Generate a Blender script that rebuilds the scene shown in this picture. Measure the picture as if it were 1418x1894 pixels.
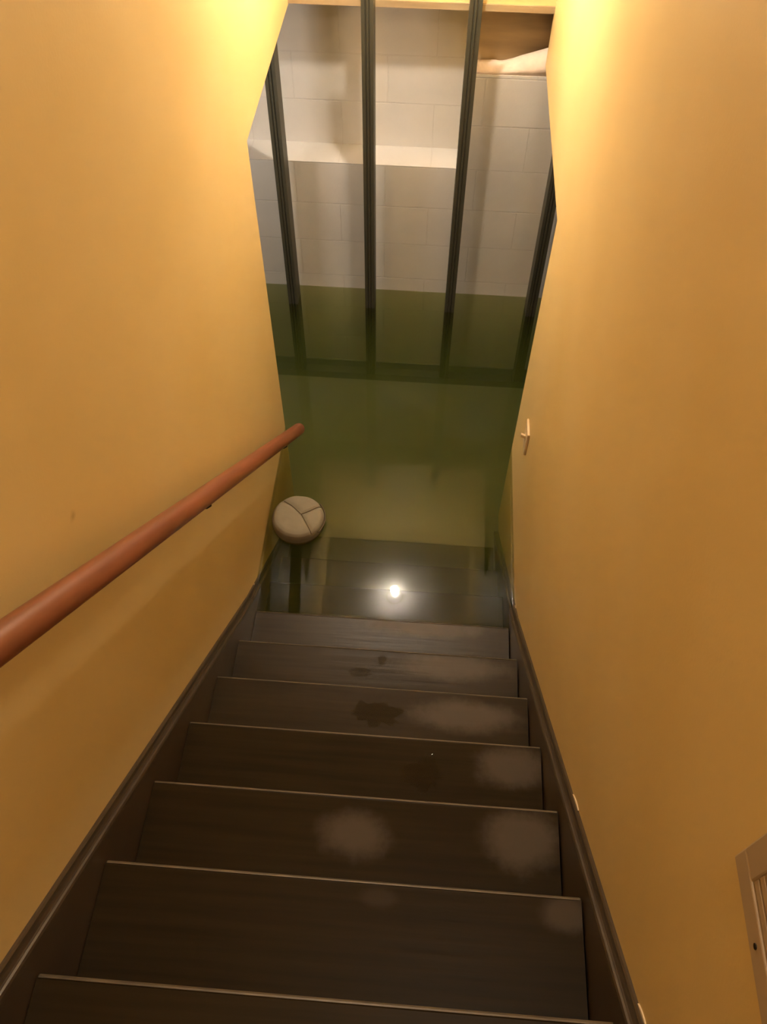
import bpy, bmesh, math, random
from mathutils import Vector, Matrix, noise

random.seed(4)
SC = bpy.context.scene
for o in list(bpy.data.objects):
    bpy.data.objects.remove(o)
COL = SC.collection

# ------------------------------------------------------------------ camera
FW = Vector((-0.03809612, 0.58137138, -0.81274597))
RT = Vector((0.99730622, 0.07313876, 0.00557036))
UP = RT.cross(FW)
cam_d = bpy.data.cameras.new('camera')
cam = bpy.data.objects.new('camera', cam_d)
COL.objects.link(cam)
m3 = Matrix((RT, UP, -FW)).transposed()
cam.matrix_world = Matrix.Translation((0.10252, -1.52719, 2.83530)) @ m3.to_4x4()
cam_d.sensor_fit = 'VERTICAL'
cam_d.sensor_height = 24.0
cam_d.lens = 24.0 * 1565.93 / 1894.0
cam_d.clip_start = 0.02
SC.camera = cam

# ------------------------------------------------------------------ light set-up
BULB_STRENGTH = 1180.0
BULB_COLOR = (1.0, 0.89, 0.74)
HALL_POWER = 23.0
HALL_COLOR = (1.0, 0.87, 0.70)
SC.view_settings.view_transform = 'Standard'
SC.view_settings.look = 'None'
SC.view_settings.gamma = 1.0
SC.view_settings.use_curve_mapping = False
SC.view_settings.exposure = 0.0
world = bpy.data.worlds.new('world')
SC.world = world
world.use_nodes = True
world.node_tree.nodes['Background'].inputs[0].default_value = (0, 0, 0, 1)
SC.cycles.max_bounces = 10
SC.cycles.diffuse_bounces = 5
SC.cycles.transparent_max_bounces = 16
SC.cycles.volume_bounces = 1
SC.cycles.sample_clamp_indirect = 0.0

# lamp of the hall above the stairs, on the ceiling behind the camera
hl = bpy.data.lights.new('hall_lamp_light', 'POINT')
hl.shadow_soft_size = 0.10
hl.energy = HALL_POWER
hl.color = HALL_COLOR
hlo = bpy.data.objects.new('hall_lamp_light', hl)
hlo.location = (0.38, -1.30, 3.60)
COL.objects.link(hlo)

# lamps of the basement rooms beyond the side openings, under their joists
for nm, loc, pw, cl_ in (('basement_lamp_right', (1.15, 0.80, 1.20), 5.0, (1.0, 0.87, 0.70)),
                         ('basement_lamp_left', (-1.10, 1.15, 1.10), 15.0, (1.0, 0.89, 0.78))):
    bl = bpy.data.lights.new(nm, 'POINT')
    bl.energy = pw
    bl.color = cl_
    bl.shadow_soft_size = 0.16
    blo = bpy.data.objects.new(nm, bl)
    blo.location = loc
    COL.objects.link(blo)

# ------------------------------------------------------------------ dimensions (water surface is z = 0)
XL, XR = -0.4985, 0.5013          # stair wall faces
TW = 0.475                        # tread half width
RUN, RISE = 0.2286, 0.2052
Z7 = 0.012                        # the tread that just breaks the water
FLOOR = -0.50
WET_RISE = 0.165                  # submerged steps stand as shallow as the water makes them look
JL, JR = 0.928, 0.882             # where the stair walls end
HL, HR = 1.353, 1.154             # undersides of the walls over the side openings
WY = 1.887                        # face of the block wall
CEIL = 2.24
HALLZ = Z7 + 7 * RISE             # hall floor level
TOPZ = 3.85

# ------------------------------------------------------------------ materials
def new_mat(name):
    m = bpy.data.materials.new(name)
    m.use_nodes = True
    nt = m.node_tree
    nt.nodes.clear()
    out = nt.nodes.new('ShaderNodeOutputMaterial')
    return m, nt, out

def N(nt, kind, **kw):
    n = nt.nodes.new(kind)
    for k, v in kw.items():
        if k in n.inputs:
            n.inputs[k].default_value = v
        else:
            setattr(n, k, v)
    return n

def simple(name, col, rough=0.5, metal=0.0, var=0.0, scale=(8, 8, 8), bump=0.0, spec=0.5, rvar=0.0):
    m, nt, out = new_mat(name)
    p = N(nt, 'ShaderNodeBsdfPrincipled')
    p.inputs['Base Color'].default_value = (*col, 1)
    p.inputs['Roughness'].default_value = rough
    p.inputs['Metallic'].default_value = metal
    p.inputs['Specular IOR Level'].default_value = spec
    nt.links.new(p.outputs[0], out.inputs[0])
    if var or bump or rvar:
        tc = N(nt, 'ShaderNodeTexCoord')
        mp = N(nt, 'ShaderNodeMapping')
        mp.inputs['Scale'].default_value = scale
        nt.links.new(tc.outputs['Object'], mp.inputs[0])
        nz = N(nt, 'ShaderNodeTexNoise')
        nz.inputs['Scale'].default_value = 1.0
        nz.inputs['Detail'].default_value = 5
        nt.links.new(mp.outputs[0], nz.inputs['Vector'])
        if var:
            r = N(nt, 'ShaderNodeValToRGB')
            r.color_ramp.elements[0].position = 0.3
            r.color_ramp.elements[1].position = 0.7
            r.color_ramp.elements[0].color = (*[c * (1 - var) for c in col], 1)
            r.color_ramp.elements[1].color = (*[min(1, c * (1 + var)) for c in col], 1)
            nt.links.new(nz.outputs[0], r.inputs[0])
            nt.links.new(r.outputs[0], p.inputs['Base Color'])
        if rvar:
            mr = N(nt, 'ShaderNodeMapRange')
            mr.inputs[1].default_value = 0.35
            mr.inputs[2].default_value = 0.65
            mr.inputs[3].default_value = rough - rvar
            mr.inputs[4].default_value = rough + rvar
            nt.links.new(nz.outputs[0], mr.inputs[0])
            nt.links.new(mr.outputs[0], p.inputs['Roughness'])
        if bump:
            b = N(nt, 'ShaderNodeBump')
            b.inputs['Strength'].default_value = bump
            b.inputs['Distance'].default_value = 0.01
            nt.links.new(nz.outputs[0], b.inputs['Height'])
            nt.links.new(b.outputs[0], p.inputs['Normal'])
    return m

def wall_paint():
    """warm yellow paint with faint roller texture and one brown scuff on the left wall"""
    m, nt, out = new_mat('yellow_wall_paint')
    p = N(nt, 'ShaderNodeBsdfPrincipled')
    p.inputs['Roughness'].default_value = 0.5
    p.inputs['Specular IOR Level'].default_value = 0.35
    tc = N(nt, 'ShaderNodeTexCoord')
    n1 = N(nt, 'ShaderNodeTexNoise')
    n1.inputs['Scale'].default_value = 2.2
    n1.inputs['Detail'].default_value = 3
    nt.links.new(tc.outputs['Object'], n1.inputs['Vector'])
    r = N(nt, 'ShaderNodeValToRGB')
    r.color_ramp.elements[0].position = 0.35
    r.color_ramp.elements[1].position = 0.65
    r.color_ramp.elements[0].color = (0.73, 0.545, 0.235, 1)
    r.color_ramp.elements[1].color = (0.76, 0.580, 0.270, 1)
    nt.links.new(n1.outputs[0], r.inputs[0])
    d = N(nt, 'ShaderNodeVectorMath', operation='DISTANCE')
    d.inputs[1].default_value = (XL, -0.707, 1.617)
    nt.links.new(tc.outputs['Object'], d.inputs[0])
    n3 = N(nt, 'ShaderNodeTexNoise')
    n3.inputs['Scale'].default_value = 60
    nt.links.new(tc.outputs['Object'], n3.inputs['Vector'])
    ad = N(nt, 'ShaderNodeMath', operation='MULTIPLY_ADD')
    ad.inputs[1].default_value = 0.012
    nt.links.new(n3.outputs[0], ad.inputs[0])
    nt.links.new(d.outputs['Value'], ad.inputs[2])
    mr = N(nt, 'ShaderNodeMapRange', interpolation_type='SMOOTHSTEP')
    mr.inputs[1].default_value = 0.006
    mr.inputs[2].default_value = 0.022
    mr.inputs[3].default_value = 0.45
    mr.inputs[4].default_value = 0.0
    nt.links.new(ad.outputs[0], mr.inputs[0])
    mx = N(nt, 'ShaderNodeMix', data_type='RGBA')
    nt.links.new(mr.outputs[0], mx.inputs[0])
    nt.links.new(r.outputs[0], mx.inputs[6])
    mx.inputs[7].default_value = (0.32, 0.17, 0.06, 1)
    nt.links.new(mx.outputs[2], p.inputs['Base Color'])
    n2 = N(nt, 'ShaderNodeTexNoise')
    n2.inputs['Scale'].default_value = 140
    n2.inputs['Detail'].default_value = 2
    nt.links.new(tc.outputs['Object'], n2.inputs['Vector'])
    b = N(nt, 'ShaderNodeBump')
    b.inputs['Strength'].default_value = 0.06
    b.inputs['Distance'].default_value = 0.004
    nt.links.new(n2.outputs[0], b.inputs['Height'])
    nt.links.new(b.outputs[0], p.inputs['Normal'])
    nt.links.new(p.outputs[0], out.inputs[0])
    return m

def block_paint():
    """painted concrete blocks, 8 x 16 inch, joints struck shallow under the paint"""
    m, nt, out = new_mat('painted_concrete_block')
    p = N(nt, 'ShaderNodeBsdfPrincipled')
    p.inputs['Roughness'].default_value = 0.75
    tc = N(nt, 'ShaderNodeTexCoord')
    sx = N(nt, 'ShaderNodeSeparateXYZ')
    cx = N(nt, 'ShaderNodeCombineXYZ')
    nt.links.new(tc.outputs['Object'], sx.inputs[0])
    nt.links.new(sx.outputs['X'], cx.inputs['X'])
    nt.links.new(sx.outputs['Z'], cx.inputs['Y'])
    mp = N(nt, 'ShaderNodeMapping')
    mp.inputs['Location'].default_value = (0.13, -0.69 + 0.203 * 8 + 0.0045, 0)
    nt.links.new(cx.outputs[0], mp.inputs[0])
    br = N(nt, 'ShaderNodeTexBrick')
    br.inputs['Scale'].default_value = 1.0
    br.inputs['Brick Width'].default_value = 0.406
    br.inputs['Row Height'].default_value = 0.203
    br.inputs['Mortar Size'].default_value = 0.0032
    br.inputs['Mortar Smooth'].default_value = 0.5
    br.inputs['Color1'].default_value = (0.68, 0.655, 0.62, 1)
    br.inputs['Color2'].default_value = (0.70, 0.675, 0.635, 1)
    br.inputs['Mortar'].default_value = (0.67, 0.645, 0.605, 1)
    nt.links.new(mp.outputs[0], br.inputs['Vector'])
    nz = N(nt, 'ShaderNodeTexNoise')
    nz.inputs['Scale'].default_value = 3.0
    nz.inputs['Detail'].default_value = 4
    nt.links.new(tc.outputs['Object'], nz.inputs['Vector'])
    mr = N(nt, 'ShaderNodeMapRange')
    mr.inputs[1].default_value = 0.3
    mr.inputs[2].default_value = 0.7
    mr.inputs[3].default_value = 0.93
    mr.inputs[4].default_value = 1.05
    nt.links.new(nz.outputs[0], mr.inputs[0])
    mu = N(nt, 'ShaderNodeVectorMath', operation='SCALE')
    nt.links.new(br.outputs['Color'], mu.inputs[0])
    nt.links.new(mr.outputs[0], mu.inputs['Scale'])
    nt.links.new(mu.outputs[0], p.inputs['Base Color'])
    inv = N(nt, 'ShaderNodeMath', operation='SUBTRACT')
    inv.inputs[0].default_value = 1.0
    nt.links.new(br.outputs['Fac'], inv.inputs[1])
    b = N(nt, 'ShaderNodeBump')
    b.inputs['Strength'].default_value = 0.4
    b.inputs['Distance'].default_value = 0.003
    nt.links.new(inv.outputs[0], b.inputs['Height'])
    n2 = N(nt, 'ShaderNodeTexNoise')
    n2.inputs['Scale'].default_value = 90
    n2.inputs['Detail'].default_value = 3
    nt.links.new(tc.outputs['Object'], n2.inputs['Vector'])
    b2 = N(nt, 'ShaderNodeBump')
    b2.inputs['Strength'].default_value = 0.12
    b2.inputs['Distance'].default_value = 0.004
    nt.links.new(n2.outputs[0], b2.inputs['Height'])
    nt.links.new(b.outputs[0], b2.inputs['Normal'])
    nt.links.new(b2.outputs[0], p.inputs['Normal'])
    nt.links.new(p.outputs[0], out.inputs[0])
    return m

def fresnel_fac(nt):
    """Schlick reflectance of still water, the same from above and from below"""
    g = N(nt, 'ShaderNodeNewGeometry')
    dt = N(nt, 'ShaderNodeVectorMath', operation='DOT_PRODUCT')
    nt.links.new(g.outputs['Normal'], dt.inputs[0])
    nt.links.new(g.outputs['Incoming'], dt.inputs[1])
    ab = N(nt, 'ShaderNodeMath', operation='ABSOLUTE')
    nt.links.new(dt.outputs['Value'], ab.inputs[0])
    om = N(nt, 'ShaderNodeMath', operation='SUBTRACT')
    om.inputs[0].default_value = 1.0
    nt.links.new(ab.outputs[0], om.inputs[1])
    pw = N(nt, 'ShaderNodeMath', operation='POWER')
    pw.inputs[1].default_value = 5.0
    nt.links.new(om.outputs[0], pw.inputs[0])
    ma = N(nt, 'ShaderNodeMath', operation='MULTIPLY_ADD')
    ma.inputs[1].default_value = 0.979
    ma.inputs[2].default_value = 0.021
    nt.links.new(pw.outputs[0], ma.inputs[0])
    return ma.outputs[0]

DUST_SHEEN = [  # centre, radii and strength of dusty patches; tread sheen is painted into their colour
        (0.152, -0.025, 0.012, 0.242, 0.046, 0.8),
        (0.246, -0.280, 0.217, 0.200, 0.050, 0.75),
        (0.288, -0.532, 0.422, 0.178, 0.055, 0.75),
        (0.396, -0.750, 0.628, 0.107, 0.062, 0.8),
        (0.009, -1.006, 0.833, 0.086, 0.058, 0.8),
        (0.391, -0.990, 0.833, 0.105, 0.073, 0.85),
        (0.442, -1.176, 1.038, 0.053, 0.040, 0.6),
        (0.077, -1.174, 1.038, 0.042, 0.020, 0.25),
]

def tread_paint(name='dark_brown_stair_paint', spec=0.12, rough=0.42):
    """dark brown paint with fine grain along the tread and dusty patches with the sheen painted in"""
    m, nt, out = new_mat(name)
    L = nt.links
    p = N(nt, 'ShaderNodeBsdfPrincipled')
    p.inputs['Specular IOR Level'].default_value = spec
    tc = N(nt, 'ShaderNodeTexCoord')
    mp = N(nt, 'ShaderNodeMapping')
    mp.inputs['Scale'].default_value = (2.5, 55, 55)
    L.new(tc.outputs['Object'], mp.inputs[0])
    n1 = N(nt, 'ShaderNodeTexNoise')
    n1.inputs['Scale'].default_value = 1.0
    n1.inputs['Detail'].default_value = 6
    L.new(mp.outputs[0], n1.inputs['Vector'])
    r = N(nt, 'ShaderNodeValToRGB')
    r.color_ramp.elements[0].position = 0.3
    r.color_ramp.elements[1].position = 0.72
    r.color_ramp.elements[0].color = (0.024, 0.0155, 0.0060, 1)
    r.color_ramp.elements[1].color = (0.038, 0.0250, 0.0100, 1)
    L.new(n1.outputs[0], r.inputs[0])
    n2 = N(nt, 'ShaderNodeTexNoise')
    n2.inputs['Scale'].default_value = 14.0
    n2.inputs['Detail'].default_value = 6
    n2.inputs['Roughness'].default_value = 0.65
    L.new(tc.outputs['Object'], n2.inputs['Vector'])
    total = None
    for x, y, z, rx, ry, a in DUST_SHEEN:
        sb = N(nt, 'ShaderNodeVectorMath', operation='SUBTRACT')
        sb.inputs[1].default_value = (x, y, z)
        L.new(tc.outputs['Object'], sb.inputs[0])
        ml = N(nt, 'ShaderNodeVectorMath', operation='MULTIPLY')
        ml.inputs[1].default_value = (1 / rx, 1 / ry, 12)
        L.new(sb.outputs[0], ml.inputs[0])
        ln = N(nt, 'ShaderNodeVectorMath', operation='LENGTH')
        L.new(ml.outputs[0], ln.inputs[0])
        nn = N(nt, 'ShaderNodeMath', operation='MULTIPLY_ADD')
        nn.inputs[1].default_value = 0.9
        L.new(n2.outputs[0], nn.inputs[0])
        L.new(ln.outputs['Value'], nn.inputs[2])
        mr = N(nt, 'ShaderNodeMapRange', interpolation_type='SMOOTHSTEP')
        mr.inputs[1].default_value = 0.85
        mr.inputs[2].default_value = 1.65
        mr.inputs[3].default_value = a
        mr.inputs[4].default_value = 0.0
        L.new(nn.outputs[0], mr.inputs[0])
        if total is None:
            total = mr.outputs[0]
        else:
            mxn = N(nt, 'ShaderNodeMath', operation='MAXIMUM')
            L.new(total, mxn.inputs[0])
            L.new(mr.outputs[0], mxn.inputs[1])
            total = mxn.outputs[0]
    mx = N(nt, 'ShaderNodeMix', data_type='RGBA')
    L.new(total, mx.inputs[0])
    L.new(r.outputs[0], mx.inputs[6])
    mx.inputs[7].default_value = (0.125, 0.102, 0.080, 1)
    L.new(mx.outputs[2], p.inputs['Base Color'])
    rr = N(nt, 'ShaderNodeMapRange')
    rr.inputs[1].default_value = 0.0
    rr.inputs[2].default_value = 1.0
    rr.inputs[3].default_value = rough
    rr.inputs[4].default_value = rough + 0.13
    L.new(total, rr.inputs[0])
    L.new(rr.outputs[0], p.inputs['Roughness'])
    b = N(nt, 'ShaderNodeBump')
    b.inputs['Strength'].default_value = 0.08
    b.inputs['Distance'].default_value = 0.01
    L.new(n1.outputs[0], b.inputs['Height'])
    L.new(b.outputs[0], p.inputs['Normal'])
    L.new(p.outputs[0], out.inputs[0])
    return m

def water_mat(volume=True, tint=(1, 1, 1)):
    m, nt, out = new_mat('flood_water' if volume else 'water_film')
    tr = N(nt, 'ShaderNodeBsdfTransparent')
    tr.inputs[0].default_value = (*tint, 1)
    g1 = N(nt, 'ShaderNodeBsdfGlossy')
    g1.inputs['Roughness'].default_value = 0.0
    g2 = N(nt, 'ShaderNodeBsdfGlossy')
    g2.inputs['Roughness'].default_value = 0.12
    gm = N(nt, 'ShaderNodeMixShader')
    gm.inputs[0].default_value = 0.20
    nt.links.new(g1.outputs[0], gm.inputs[1])
    nt.links.new(g2.outputs[0], gm.inputs[2])
    mx = N(nt, 'ShaderNodeMixShader')
    nt.links.new(fresnel_fac(nt), mx.inputs[0])
    nt.links.new(tr.outputs[0], mx.inputs[1])
    nt.links.new(gm.outputs[0], mx.inputs[2])
    nt.links.new(mx.outputs[0], out.inputs['Surface'])
    if volume:
        ab = N(nt, 'ShaderNodeVolumeAbsorption')
        ab.inputs['Color'].default_value = (0.42, 0.50, 0.10, 1)
        ab.inputs['Density'].default_value = 1.0
        scn = N(nt, 'ShaderNodeVolumeScatter')
        scn.inputs['Color'].default_value = (0.62, 0.80, 0.25, 1)
        scn.inputs['Density'].default_value = 0.95
        scn.inputs['Anisotropy'].default_value = 0.2
        ad = N(nt, 'ShaderNodeAddShader')
        nt.links.new(ab.outputs[0], ad.inputs[0])
        nt.links.new(scn.outputs[0], ad.inputs[1])
        nt.links.new(ad.outputs[0], out.inputs['Volume'])
    return m

def emit(name, col, s):
    m, nt, out = new_mat(name)
    e = N(nt, 'ShaderNodeEmission')
    e.inputs[0].default_value = (*col, 1)
    e.inputs[1].default_value = s
    nt.links.new(e.outputs[0], out.inputs[0])
    return m

M = dict(
    yellow=wall_paint(),
    block=block_paint(),
    ceiling=simple('ceiling_paint', (0.62, 0.58, 0.54), 0.8),
    dark_joist=simple('dark_joist_wood', (0.09, 0.06, 0.035), 0.8, var=0.25, scale=(20, 2, 20)),
    floor=simple('basement_floor_concrete', (0.30, 0.30, 0.22), 0.8, var=0.08, scale=(2, 2, 2)),
    hallfloor=simple('hall_floor_wood', (0.10, 0.06, 0.03), 0.4, var=0.2, scale=(3, 30, 3)),
    tread=tread_paint(),
    damp=tread_paint('damp_stair_paint', 0.32, 0.36),
    sunk=simple('waterlogged_stair_paint', (0.036, 0.027, 0.012), 0.8, var=0.2, scale=(2.5, 45, 45), spec=0.0),
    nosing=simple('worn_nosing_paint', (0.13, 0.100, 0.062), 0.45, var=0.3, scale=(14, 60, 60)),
    skirt=simple('dark_brown_trim_paint', (0.070, 0.050, 0.032), 0.32, var=0.15, scale=(10, 10, 10)),
    rail=simple('reddish_brown_wood', (0.255, 0.082, 0.038), 0.38, var=0.18, scale=(60, 4, 4), bump=0.03),
    bracket=simple('dark_metal', (0.05, 0.04, 0.03), 0.4, metal=0.8),
    stud=simple('grey_green_metal', (0.062, 0.060, 0.042), 0.5, metal=0.1, var=0.05, scale=(30, 30, 4)),
    cushion=simple('off_white_fabric', (0.28, 0.250, 0.19), 0.85, var=0.05, scale=(20, 20, 20), bump=0.1),
    seam=simple('brown_seam_cord', (0.13, 0.095, 0.055), 0.8),
    switch=simple('cream_plastic', (0.78, 0.62, 0.40), 0.35),
    vent=simple('cream_vent_paint', (0.47, 0.365, 0.25), 0.45),
    ventdark=simple('vent_shadow_lining', (0.05, 0.035, 0.02), 0.8),
    cream_fleck=simple('cream_plaster_and_glint', (0.85, 0.70, 0.48), 0.7),  # bare spots by the skirt, and the glints painted at the waterline
    insulation=simple('pale_pink_insulation', (0.80, 0.66, 0.54), 0.95, var=0.08, scale=(25, 25, 25), bump=0.4),
    board=simple('brown_wood_board', (0.36, 0.26, 0.14), 0.75, var=0.2, scale=(3, 20, 20)),
    porcelain=simple('white_porcelain', (0.75, 0.72, 0.68), 0.25),
    bulb=emit('lit_bulb_glass', BULB_COLOR, BULB_STRENGTH),
    water=water_mat(True, (0.72, 0.735, 0.54)),
    film=water_mat(False),
    wet=water_mat(False, (0.80, 0.77, 0.70)),
)

# ------------------------------------------------------------------ mesh helpers
class MB:
    def __init__(self):
        self.bm = bmesh.new()

    def box(self, x0, x1, y0, y1, z0, z1, bevel=0.0):
        r = bmesh.ops.create_cube(self.bm, size=1)
        vs = r['verts']
        for v in vs:
            v.co = Vector(((x0 + x1) / 2 + v.co.x * (x1 - x0), (y0 + y1) / 2 + v.co.y * (y1 - y0), (z0 + z1) / 2 + v.co.z * (z1 - z0)))
        if bevel:
            es = {e for v in vs for e in v.link_edges}
            bmesh.ops.bevel(self.bm, geom=list(es), offset=bevel, segments=2, affect='EDGES')
        return self

    def prism_x(self, poly, x0, x1):
        """polygon given in (y, z), extruded along x"""
        a = [self.bm.verts.new((x0, y, z)) for y, z in poly]
        b = [self.bm.verts.new((x1, y, z)) for y, z in poly]
        self._cap(a, b)
        return self

    def sweep(self, prof, p0, p1, flip=1):
        """profile of (x, z) offsets carried straight from p0 to p1"""
        a = [self.bm.verts.new((p0[0] + flip * x, p0[1], p0[2] + z)) for x, z in prof]
        b = [self.bm.verts.new((p1[0] + flip * x, p1[1], p1[2] + z)) for x, z in prof]
        self._cap(a, b)
        return self

    def _cap(self, a, b):
        n = len(a)
        self.bm.faces.new(a)
        self.bm.faces.new(b[::-1])
        for i in range(n):
            j = (i + 1) % n
            self.bm.faces.new((a[i], b[i], b[j], a[j]))

    def tube(self, pts, rad, seg=12, cap=True):
        pts = [Vector(p) for p in pts]
        rads = rad if isinstance(rad, (list, tuple)) else [rad] * len(pts)
        rings = []
        nrm = None
        for i, p in enumerate(pts):
            t = (pts[min(i + 1, len(pts) - 1)] - pts[max(i - 1, 0)]).normalized()
            if nrm is None:
                nrm = t.cross(Vector((0.31, 0.2, 0.93))).normalized()
            nrm = (nrm - t * nrm.dot(t)).normalized()
            bn = t.cross(nrm)
            rings.append([self.bm.verts.new(p + rads[i] * (math.cos(2 * math.pi * k / seg) * nrm + math.sin(2 * math.pi * k / seg) * bn)) for k in range(seg)])
        for r0, r1 in zip(rings, rings[1:]):
            for k in range(seg):
                f = self.bm.faces.new((r0[k], r0[(k + 1) % seg], r1[(k + 1) % seg], r1[k]))
                f.smooth = True
        if cap:
            self.bm.faces.new(rings[0][::-1])
            self.bm.faces.new(rings[-1])
        return self

    def lathe(self, prof, c, seg=32):
        """profile of (r, z) turned around the vertical through c"""
        rings = []
        for r, z in prof:
            if r < 1e-6:
                rings.append([self.bm.verts.new((c[0], c[1], c[2] + z))])
            else:
                rings.append([self.bm.verts.new((c[0] + r * math.cos(2 * math.pi * k / seg), c[1] + r * math.sin(2 * math.pi * k / seg), c[2] + z)) for k in range(seg)])
        for r0, r1 in zip(rings, rings[1:]):
            for k in range(seg):
                q = [r0[k % len(r0)], r0[(k + 1) % len(r0)], r1[(k + 1) % len(r1)], r1[k % len(r1)]]
                u = []
                for v in q:
                    if v not in u:
                        u.append(v)
                if len(u) > 2:
                    f = self.bm.faces.new(u)
                    f.smooth = True
        return self

    def build(self, name, mat, parent=None, bevel=0.0, smooth=False):
        bmesh.ops.recalc_face_normals(self.bm, faces=self.bm.faces)
        me = bpy.data.meshes.new(name)
        if smooth:
            for f in self.bm.faces:
                f.smooth = True
        self.bm.to_mesh(me)
        self.bm.free()
        me.materials.append(M[mat])
        o = bpy.data.objects.new(name, me)
        COL.objects.link(o)
        if parent is not None:
            o.parent = parent
            o.matrix_parent_inverse = Matrix.Translation(parent.location).inverted()
        if bevel:
            md = o.modifiers.new('bevel', 'BEVEL')
            md.width = bevel
            md.segments = 2
            md.limit_method = 'ANGLE'
        return o

def tag(o, label=None, cat=None, group=None, kind=None):
    for k, v in (('label', label), ('category', cat), ('group', group), ('kind', kind)):
        if v:
            o[k] = v
    return o

def empty(name, loc, label, cat, group=None):
    o = bpy.data.objects.new(name, None)
    o.location = loc
    o.empty_display_size = 0.05
    COL.objects.link(o)
    return tag(o, label, cat, group)

def struct(name, mb, mat, label, cat):
    return tag(mb.build(name, mat), label, cat, kind='structure')

# ------------------------------------------------------------------ the setting
BASE = FLOOR - 0.06
struct('wall_left', MB().prism_x([(-3.2, BASE), (JL, BASE), (JL, HL), (WY + 0.15, HL), (WY + 0.15, TOPZ), (-3.2, TOPZ)], XL - 0.12, XL),
       'yellow', 'yellow painted stair wall on the left, behind the handrail', 'wall')
struct('wall_right', MB().prism_x([(-3.2, BASE), (JR, BASE), (JR, HR), (WY - 0.005, HR), (WY - 0.005, TOPZ), (-3.2, TOPZ)], XR, XR + 0.12),
       'yellow', 'yellow painted stair wall on the right, with the light switch', 'wall')
struct('wall_end', MB().box(XL, XR, 1.865, WY + 0.15, 1.380, TOPZ),
       'yellow', 'yellow end wall above the block wall, mirrored in the water', 'wall')
blk = MB()
blk.box(-2.3, 0.215, WY, WY + 0.40, BASE, 0.690)
blk.box(0.215, 2.3, WY, WY + 0.40, BASE, 1.105)
blk.box(-2.3, 0.60, WY + 0.153, WY + 0.40, 0.690, 1.40)
struct('wall_far', blk, 'block', 'pale painted concrete block wall with a ledge, behind the metal studs', 'wall')
struct('wall_near', MB().box(XL - 0.12, XR + 0.12, -3.3, -3.2, BASE, TOPZ), 'yellow', 'yellow hall wall behind the camera', 'wall')
side = MB()
side.box(-2.4, -2.3, -1.0, WY + 0.4, BASE, 1.45)
side.box(-2.3, XL - 0.12, -1.1, -1.0, BASE, 1.45)
struct('wall_basement_left', side, 'block', 'basement wall beyond the left opening', 'wall')
side = MB()
side.box(2.3, 2.4, -1.0, WY + 0.4, BASE, 1.45)
side.box(XR + 0.12, 2.3, -1.1, -1.0, BASE, 1.45)
struct('wall_basement_right', side, 'block', 'basement wall beyond the right opening', 'wall')
struct('floor', MB().box(-2.4, 2.4, -1.1, WY + 0.4, BASE - 0.05, FLOOR), 'floor', 'basement floor under the green flood water', 'floor')
struct('floor_hall', MB().box(XL, XR, -3.2, -1.66, HALLZ - 0.05, HALLZ), 'hallfloor', 'hall floor at the top of the stairs', 'floor')
cl = MB()
cl.prism_x([(1.865, CEIL), (0.75, CEIL), (-1.0, TOPZ), (-1.0, TOPZ + 0.05), (1.865, TOPZ + 0.05)], XL, XR)
struct('ceiling', cl, 'ceiling', 'pale ceiling over the stairs carrying the bare bulb', 'ceiling')
struct('ceiling_hall', MB().box(XL, XR, -3.2, -1.0, TOPZ, TOPZ + 0.05), 'ceiling', 'hall ceiling above the top of the stairs', 'ceiling')
bc = MB()
bc.box(-2.4, XL - 0.12, -1.1, WY + 0.4, 1.40, 1.45)
bc.box(XR + 0.12, 2.4, -1.1, WY + 0.4, 1.40, 1.45)
for k in range(7):
    y = -0.9 + k * 0.42
    bc.box(-2.4, XL - 0.12, y, y + 0.04, 1.25, 1.40)
    bc.box(XR + 0.12, 2.4, y, y + 0.04, 1.25, 1.40)
struct('ceiling_basement', bc, 'dark_joist', 'dark joists over the basement on both sides', 'ceiling')
struct('trim_plate', MB().box(XL, XR, 1.857, WY + 0.12, 1.356, 1.380), 'board',
       'brown wooden plate under the yellow end wall, above the studs', 'board')
struct('trim_board', MB().box(0.215, 0.62, WY + 0.10, WY + 0.152, 1.105, 1.40), 'board',
       'brown wooden board above the high end of the block ledge at top right', 'board')

# ------------------------------------------------------------------ staircase
st = empty('staircase', (0, -0.8, FLOOR), 'dark brown wooden staircase going down into the green flood water', 'stairs')
for i in range(0, 11):
    yn = (i - 7) * RUN                     # front edge of the nosing
    z = Z7 + (7 - i) * (RISE if i < 8 else WET_RISE)
    t = MB()
    yb = yn - RUN - 0.02 if i else yn - 0.08
    prof = [(yb, z - 0.028), (yn - 0.010, z - 0.028), (yn - 0.003, z - 0.025), (yn - 0.001, z - 0.019),
            (yn - 0.001, z - 0.007), (yn - 0.004, z - 0.002), (yn - 0.009, z), (yb, z)]
    t.prism_x(prof, -TW, TW)
    tr = t.build('tread', 'tread' if i < 5 else 'damp' if i < 8 else 'sunk', st)
    e = MB()
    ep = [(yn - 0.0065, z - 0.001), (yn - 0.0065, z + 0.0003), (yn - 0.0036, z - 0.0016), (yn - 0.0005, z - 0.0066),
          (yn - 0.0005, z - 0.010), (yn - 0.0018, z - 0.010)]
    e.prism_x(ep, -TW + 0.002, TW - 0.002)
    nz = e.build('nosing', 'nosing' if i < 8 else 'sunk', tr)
    if i < 8:
        nz['label'] = 'lighter worn front edge'
    r = MB()
    r.box(-TW, TW, yn - 0.035, yn - 0.020, max(z - (RISE if i < 7 else WET_RISE), FLOOR), z - 0.026)
    r.build('riser', 'tread' if i < 7 else 'sunk', st)
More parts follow.
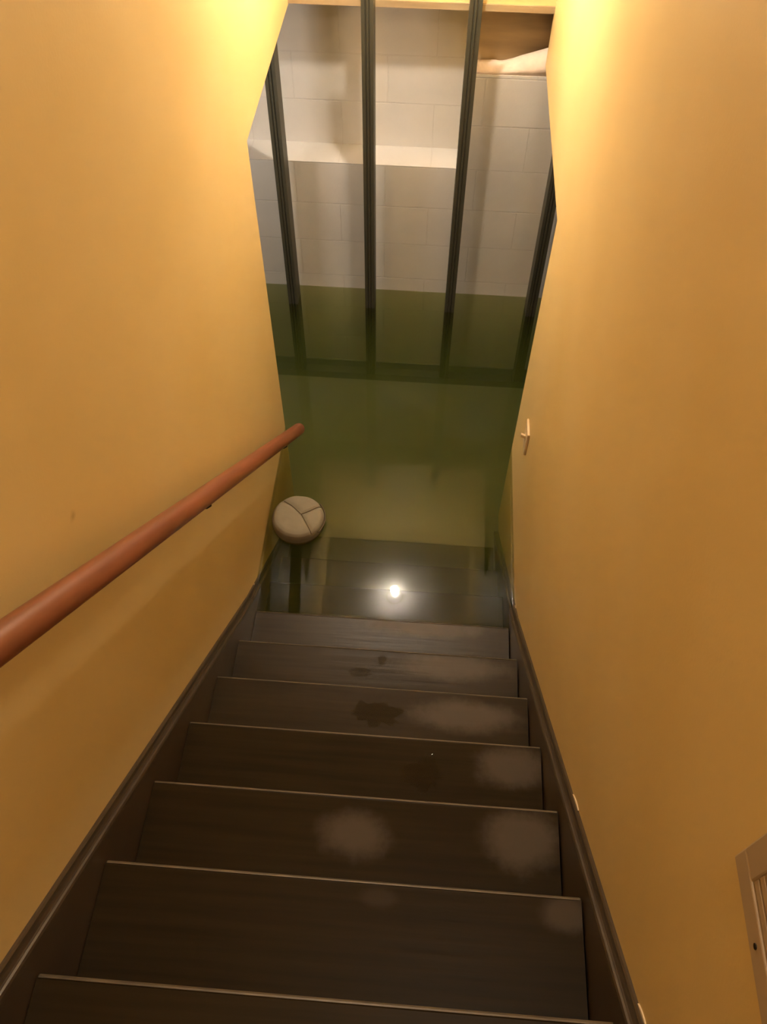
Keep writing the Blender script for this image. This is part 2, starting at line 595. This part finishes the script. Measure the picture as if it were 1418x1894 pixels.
# skirt boards up both walls
def nose_z(y):
    return Z7 - y * RISE / RUN
for s, x, h in ((1, XL, 0.105), (-1, XR, 0.078)):
    prof = [(0, h), (0.005, h), (0.008, h - 0.004), (0.009, h - 0.018), (0.0115, h - 0.026), (0.016, h - 0.025), (0.0195, h - 0.027),
            (0.0215, h - 0.033), (0.0220, h - 0.045), (0.0220, -0.33), (0, -0.33)]
    sk = MB()
    rows = []
    for y in (-1.66, 0.0, 0.80):
        rows.append([sk.bm.verts.new((x + s * a, y, max(nose_z(y) + b, FLOOR - 0.01))) for a, b in prof])
    n = len(prof)
    for r0, r1 in zip(rows, rows[1:]):
        for k in range(n):
            sk.bm.faces.new((r0[k], r1[k], r1[(k + 1) % n], r0[(k + 1) % n]))
    sk.bm.faces.new(rows[0])
    sk.bm.faces.new(rows[-1][::-1])
    sk.build('skirt_board', 'skirt', st)

# ------------------------------------------------------------------ handrail
hr = empty('handrail', (-0.4235, -1.064, 1.843), 'round reddish brown wooden handrail on the left yellow wall', 'handrail')
RX = -0.4235
def rail_z(y):
    return 1.843 - (y + 1.064) * 0.9203
pts, rads = [], []
yend = 0.862
for k in range(0, 41):
    y = -1.95 + (yend + 1.95) * k / 40
    pts.append((RX, y, rail_z(y)))
    rads.append(0.0255)
d = (Vector(pts[-1]) - Vector(pts[-2])).normalized()
pe = Vector(pts[-1])
for dd, rr in ((0.004, 0.0245), (0.007, 0.021)):
    pts.append(tuple(pe + d * dd))
    rads.append(rr)
MB().tube(pts, rads, 24).build('rail', 'rail', hr)
for y in (-1.55, -0.285, 0.60):
    z = rail_z(y)
    b = MB()
    arm = [(XL + 0.004, y, z - 0.058), (XL + 0.040, y, z - 0.062), (RX - 0.010, y, z - 0.056), (RX, y, z - 0.046), (RX, y, z - 0.034)]
    b.tube(arm, 0.0042, 8)
    br = b.build('bracket', 'bracket', hr)
    p = MB()
    p.tube([(XL + 0.0005, y, z - 0.058), (XL + 0.006, y, z - 0.058)], 0.014, 16)
    p.build('wall_plate', 'bracket', br)
    p = MB()
    p.box(RX - 0.007, RX + 0.007, y - 0.018, y + 0.018, -0.002, 0.002)
    for v in p.bm.verts:
        v.co.z += rail_z(v.co.y) - 0.036
    p.build('saddle', 'bracket', br)

# ------------------------------------------------------------------ metal stud wall
FL, WEB, SY = 0.046, 0.089, 1.741
def stud(x, label, lip):
    e = empty('metal_stud', (x, SY, FLOOR), label, 'stud', 'grey-green metal studs in front of the block wall')
    w = FL / 2
    z0, z1 = FLOOR + 0.002, 1.47
    b = MB()
    # near flange with two pressed grooves
    p = [(x - w, SY), (x - w * 0.42, SY), (x - w * 0.34, SY + 0.004), (x - w * 0.22, SY + 0.004), (x - w * 0.14, SY), (x + w * 0.14, SY),
         (x + w * 0.22, SY + 0.004), (x + w * 0.34, SY + 0.004), (x + w * 0.42, SY), (x + w, SY)]
    th = 0.002
    ring = p + [(a, c + th) for a, c in p[::-1]]
    def ext(ring):
        a = [b.bm.verts.new((u, v, z0)) for u, v in ring]
        c = [b.bm.verts.new((u, v, z1)) for u, v in ring]
        b._cap(a, c)
    ext(ring)
    b.build('front_flange', 'stud', e)
    b = MB()
    xs = x - w * lip
    b.box(min(xs, xs + lip * th), max(xs, xs + lip * th), SY + th, SY + WEB - th, z0, z1)
    b.build('web', 'stud', e)
    b = MB()
    b.box(x - w, x + w, SY + WEB - th, SY + WEB, z0, z1)
    b.build('back_flange', 'stud', e)
    b = MB()
    xl = x + w * lip
    b.box(min(xl, xl - lip * th), max(xl, xl - lip * th), SY + th, SY + 0.012, z0, z1)
    b.build('lip', 'stud', e)
stud(-0.572, 'grey-green metal stud nearest the left stair wall, leftmost of four', -1)
stud(-0.189, 'grey-green metal stud second from left, left of the middle bay', -1)
stud(0.205, 'grey-green metal stud left of the pale insulation, third from left', 1)
stud(0.604, 'grey-green metal stud half hidden by the right stair wall, rightmost of four', 1)
def track(name, z0, z1, label, openup):
    e = MB()
    x0, x1 = -2.2, 2.2
    y0, y1 = SY - 0.003, SY + WEB + 0.003
    zb = z0 if openup else z1
    e.box(x0, x1, y0, y1, min(zb, zb + (0.002 if openup else -0.002)), max(zb, zb + (0.002 if openup else -0.002)))
    e.box(x0, x1, y0, y0 + 0.002, z0, z1)
    e.box(x0, x1, y1 - 0.002, y1, z0, z1)
    tag(e.build(name, 'stud'), label, 'track')
track('floor_track', FLOOR + 0.0005, FLOOR + 0.045, 'metal floor track under water holding the stud feet', True)

# ------------------------------------------------------------------ insulation on the high ledge
g = MB()
nx, ny = 26, 12
x0, x1 = 0.235, 0.60
grid = {}
for i in range(nx):
    for j in range(ny):
        u, v = i / (nx - 1), j / (ny - 1)
        x = x0 + (x1 - x0) * u
        y = WY + 0.004 + 0.094 * v
        rise = 0.012 + 0.110 * max(0, (u - 0.25)) ** 1.0 + 0.006 * math.sin(min(1, u / 0.3) * math.pi) * v
        prof = math.sin(math.pi * min(1, 0.08 + v * 0.9)) ** 0.7
        z = 1.106 + rise * prof * 1.15 + 0.006 * noise.noise((x * 20, y * 30, 1.2)) * prof + 0.010 * prof
        grid[i, j] = g.bm.verts.new((x, y, max(1.1065, z)))
for i in range(nx - 1):
    for j in range(ny - 1):
        f = g.bm.faces.new((grid[i, j], grid[i + 1, j], grid[i + 1, j + 1], grid[i, j + 1]))
        f.smooth = True
be = [e for e in g.bm.edges if e.is_boundary]
ex = bmesh.ops.extrude_edge_only(g.bm, edges=be)
nv = [v for v in ex['geom'] if isinstance(v, bmesh.types.BMVert)]
for v in nv:
    v.co.z = 1.1055
bmesh.ops.holes_fill(g.bm, edges=[e for e in g.bm.edges if e.is_boundary])
tag(g.build('insulation_batt', 'insulation'), 'pale crumpled insulation lying on the block ledge at top right', 'insulation')

# ------------------------------------------------------------------ ceiling light (seen mirrored in the water)
cx_, cy_ = -0.007, 1.392
lt = empty('ceiling_light', (cx_, cy_, CEIL), 'bare lit bulb in a round ceiling holder, mirrored in the water', 'light')
MB().lathe([(0, -0.001), (0.050, -0.001), (0.050, -0.010), (0.044, -0.018), (0.034, -0.024), (0.030, -0.040), (0.024, -0.046), (0, -0.046)], (cx_, cy_, CEIL)).build('lamp_holder', 'porcelain', lt)
MB().lathe([(0.0505, -0.0005), (0.060, -0.0005), (0.060, -0.007), (0.0505, -0.007), (0.0505, -0.0005)], (cx_, cy_, CEIL)).build('trim_ring', 'bracket', lt)
bz = CEIL - 0.092
MB().lathe([(0, -0.030), (0.010, -0.0285), (0.020, -0.0225), (0.0275, -0.012), (0.030, 0.0), (0.0275, 0.012), (0.021, 0.023), (0.015, 0.032), (0.0135, 0.045)], (cx_, cy_, bz), 20).build('bulb', 'bulb', lt)

# ------------------------------------------------------------------ flood water
wt = MB()
wt.box(-2.29, 2.29, -0.012, WY + 0.02, BASE - 0.02, 0.0)
water = tag(wt.build('flood_water', 'water'), 'still green flood water covering the basement floor and lowest steps', 'water', kind='stuff')
# meniscus: the water climbs a few millimetres where it touches walls and the last tread
def meniscus(a, b, side):
    """concave fillet from a to b, rising towards -side"""
    R = 0.010
    a, b, side = Vector(a), Vector(b), Vector(side)
    mb = MB()
    prev = None
    for k in range(9):
        th = math.radians(90 * k / 8)
        off = side * (R - R * math.sin(th)) + Vector((0, 0, R - R * math.cos(th)))
        row = [mb.bm.verts.new(a + off), mb.bm.verts.new(b + off)]
        if prev:
            f = mb.bm.faces.new((prev[0], prev[1], row[1], row[0]))
            f.smooth = True
        prev = row
    o = mb.build('meniscus', 'film', water)
    return o
meniscus((XL, 0.13, 0.0005), (XL, JL, 0.0005), (1, 0, 0))
meniscus((XR, 0.10, 0.0005), (XR, JR, 0.0005), (-1, 0, 0))
meniscus((-TW, 0.0, 0.0005), (TW, 0.0, 0.0005), (0, 1, 0))

# ------------------------------------------------------------------ floating cushion
CX, CY = -0.372, 0.425
cu = empty('round_cushion', (CX, CY, 0.0), 'round off-white padded cushion with crossing seams in the water beside left wall', 'cushion')
Rr = 0.106
cb = MB()
prof = [(0, 0.056), (0.03, 0.0558), (0.06, 0.055), (0.082, 0.053), (0.095, 0.048), (0.1025, 0.039), (0.1058, 0.026), (0.106, 0.004), (0.104, -0.012), (0.095, -0.028), (0.075, -0.036), (0, -0.038)]
cb.lathe(prof, (CX, CY, 0), 64)
def top_z(x, y):
    r = math.hypot(x - CX, y - CY)
    for (r0, z0), (r1, z1) in zip(prof, prof[1:8]):
        if r0 <= r <= r1:
            return z0 + (z1 - z0) * (r - r0) / (r1 - r0)
    return 0.004
arms = [[(-0.437, 0.492), (-0.400, 0.466), (-0.358, 0.428)],
        [(-0.358, 0.428), (-0.325, 0.448), (-0.297, 0.470), (-0.285, 0.482)],
        [(-0.358, 0.428), (-0.338, 0.395), (-0.318, 0.362), (-0.308, 0.346)]]
def resample(pl, n=24):
    out = []
    L = [0]
    for a, b in zip(pl, pl[1:]):
        L.append(L[-1] + math.dist(a, b))
    for k in range(n):
        s = L[-1] * k / (n - 1)
        for i in range(len(pl) - 1):
            if s <= L[i + 1] + 1e-9:
                t = (s - L[i]) / (L[i + 1] - L[i])
                out.append((pl[i][0] + (pl[i + 1][0] - pl[i][0]) * t, pl[i][1] + (pl[i + 1][1] - pl[i][1]) * t))
                break
    return out
seams = [resample(a) for a in arms]
allp = [q for s in seams for q in s]
bmesh.ops.subdivide_edges(cb.bm, edges=[e for e in cb.bm.edges], cuts=2, use_grid_fill=True)
for v in cb.bm.verts:
    if v.co.z > 0.02:
        dmin = min(math.hypot(v.co.x - q[0], v.co.y - q[1]) for q in allp)
        v.co.z -= 0.007 * math.exp(-(dmin / 0.009) ** 2)
        v.co.z += 0.003 * noise.noise((v.co.x * 22, v.co.y * 22, 0))
    else:
        v.co.x += (v.co.x - CX) * 0.02 * noise.noise((v.co.x * 12, v.co.y * 12, 3))
cb.build('cushion_cover', 'cushion', cu, smooth=True)
for s in seams:
    MB().tube([(x, y, top_z(x, y) - 0.0045) for x, y in s], 0.0016, 8).build('seam', 'seam', cu)
rim = []
for k in range(20):
    a = math.radians(42 - 78 * k / 19)
    rim.append((CX + 0.1095 * math.cos(a), CY + 0.1095 * math.sin(a), 0.030 - 0.004 * k / 19))
MB().tube(rim, 0.0028, 8).build('rim_cord', 'seam', cu)

# ------------------------------------------------------------------ light switch on the right wall
sy, sz = 0.582, 0.425
sw = empty('light_switch', (XR, sy, sz), 'small cream light switch on the right yellow wall near its far end', 'switch')
MB().box(XR - 0.008, XR - 0.0002, sy - 0.042, sy + 0.042, sz - 0.058, sz + 0.058, 0.002).build('switch_plate', 'switch', sw)
MB().box(XR - 0.009, XR - 0.0078, sy - 0.008, sy + 0.008, sz - 0.015, sz + 0.015).build('toggle_frame', 'switch', sw)
tg = MB()
tg.prism_x([(sy - 0.005, sz - 0.004), (sy + 0.005, sz - 0.004), (sy + 0.005, sz + 0.010), (sy - 0.005, sz + 0.010)], XR - 0.026, XR - 0.0085)
for v in tg.bm.verts:
    if v.co.x < XR - 0.02:
        v.co.z += 0.008
tg.build('toggle', 'switch', sw)

# ------------------------------------------------------------------ wall vent at the right edge
vy0, vy1, vz0, vz1 = -1.610, -1.2515, 1.815, 2.075
ve = empty('wall_vent', (XR, (vy0 + vy1) / 2, vz0), 'cream slotted wall vent on the right yellow wall, cut by the photo edge', 'vent')
fr = MB()
bw = 0.037
X1, X0 = XR - 0.0002, XR - 0.009
for a, b, c, d_ in ((vy0, vy1, vz0, vz0 + bw), (vy0, vy1, vz1 - bw, vz1), (vy0, vy0 + bw, vz0 + bw, vz1 - bw), (vy1 - bw, vy1, vz0 + bw, vz1 - bw)):
    fr.box(X0, X1, a, b, c, d_)
fr.build('vent_frame', 'vent', ve, bevel=0.0025)
MB().box(XR - 0.0018, XR - 0.0003, vy0 + bw, vy1 - bw, vz0 + bw, vz1 - bw).build('vent_back', 'ventdark', ve)
for k in range(11):
    z = vz0 + bw + 0.010 + k * 0.0168
    sl = MB()
    sl.prism_x([(vy0 + bw, z - 0.0060), (vy1 - bw, z - 0.0060), (vy1 - bw, z + 0.0060), (vy0 + bw, z + 0.0060)], XR - 0.0075, XR - 0.004)
    sl.build('slat', 'vent', ve, bevel=0.001)
for y, z in ((-1.349, vz0 + 0.020), (vy0 + 0.10, vz0 + 0.020)):
    MB().tube([(X0 + 0.0005, y, z), (X0 - 0.0012, y, z)], 0.0035, 10).build('screw', 'bracket', ve)

# ------------------------------------------------------------------ wet marks, paint chips and painted waterline glints
def puddle(cx, cy, z, rx, ry, seed, label):
    mb = MB()
    n = 80
    rim_ = []
    for k in range(n):
        a = 2 * math.pi * k / n
        q = 1 + 0.55 * noise.noise((math.cos(a) * 1.6 + seed, math.sin(a) * 1.6, seed * 3.1)) + 0.35 * noise.noise((math.cos(a) * 4, math.sin(a) * 4 + seed, 2)) + 0.15 * noise.noise((math.cos(a) * 11, math.sin(a) * 11 + seed, 5))
        rim_.append((cx + rx * q * math.cos(a), cy + ry * q * math.sin(a)))
    outer = [mb.bm.verts.new((x, y, z + 0.0003)) for x, y in rim_]
    inner = [mb.bm.verts.new((cx + (x - cx) * 0.93, cy + (y - cy) * 0.93, z + 0.0016)) for x, y in rim_]
    for k in range(n):
        f = mb.bm.faces.new((outer[k], outer[(k + 1) % n], inner[(k + 1) % n], inner[k]))
        f.smooth = True
    mb.bm.faces.new(inner)
    return tag(mb.build('puddle', 'wet'), label, 'puddle', 'wet patches on the lower treads')
T5, T6, T4, T3 = Z7 + 2 * RISE, Z7 + RISE, Z7 + 3 * RISE, Z7 + 4 * RISE
puddle(0.020, -0.545, T5, 0.070, 0.036, 1.3, 'large dark wet patch in the middle of the third dry tread above water')
puddle(-0.052, -0.318, T6, 0.038, 0.014, 4.1, 'left wet splash on the first tread above the waterline')
puddle(0.020, -0.268, T6, 0.013, 0.022, 7.7, 'small wet splash mid tread, first tread above the waterline')
puddle(0.170, -0.780, T4, 0.045, 0.042, 9.2, 'dark wet patch right of middle, fourth tread above the water')

def cream_fleck(name_parent, x, ya, yb, h, s):
    mb = MB()
    n = 7
    top, bot = [], []
    for k in range(n):
        t = k / (n - 1)
        y = ya + (yb - ya) * t
        z = nose_z(y) + h + 0.001
        wv = 0.0075 * math.sin(math.pi * (0.12 + 0.8 * t)) + 0.002 * noise.noise((y * 90, 0, 0))
        bot.append((y, z))
        top.append((y, z + wv))
    mb.prism_x(bot + top[::-1], x, x + s * 0.0025)
    o = mb.build('paint_chip_glint', 'cream_fleck', name_parent)
    o['label'] = 'cream bare spot along the skirt board'
cream_fleck(st, XR, -0.945, -0.895, 0.078, -1)
cream_fleck(st, XR, -1.385, -1.350, 0.078, -1)
for x, s_, y in ((XL, 1, 0.085), (XR, -1, 0.068)):  # glints where water meets the walls, painted as cream flecks
    mb = MB()
    mb.prism_x([(y - 0.006, 0.012), (y + 0.010, 0.010), (y + 0.016, 0.030), (y + 0.008, 0.052), (y - 0.002, 0.040)], x + s_ * 0.0002, x + s_ * 0.004)
    o = mb.build('paint_chip_glint', 'cream_fleck', st)
    o['label'] = 'cream painted glint on the wall at the waterline'
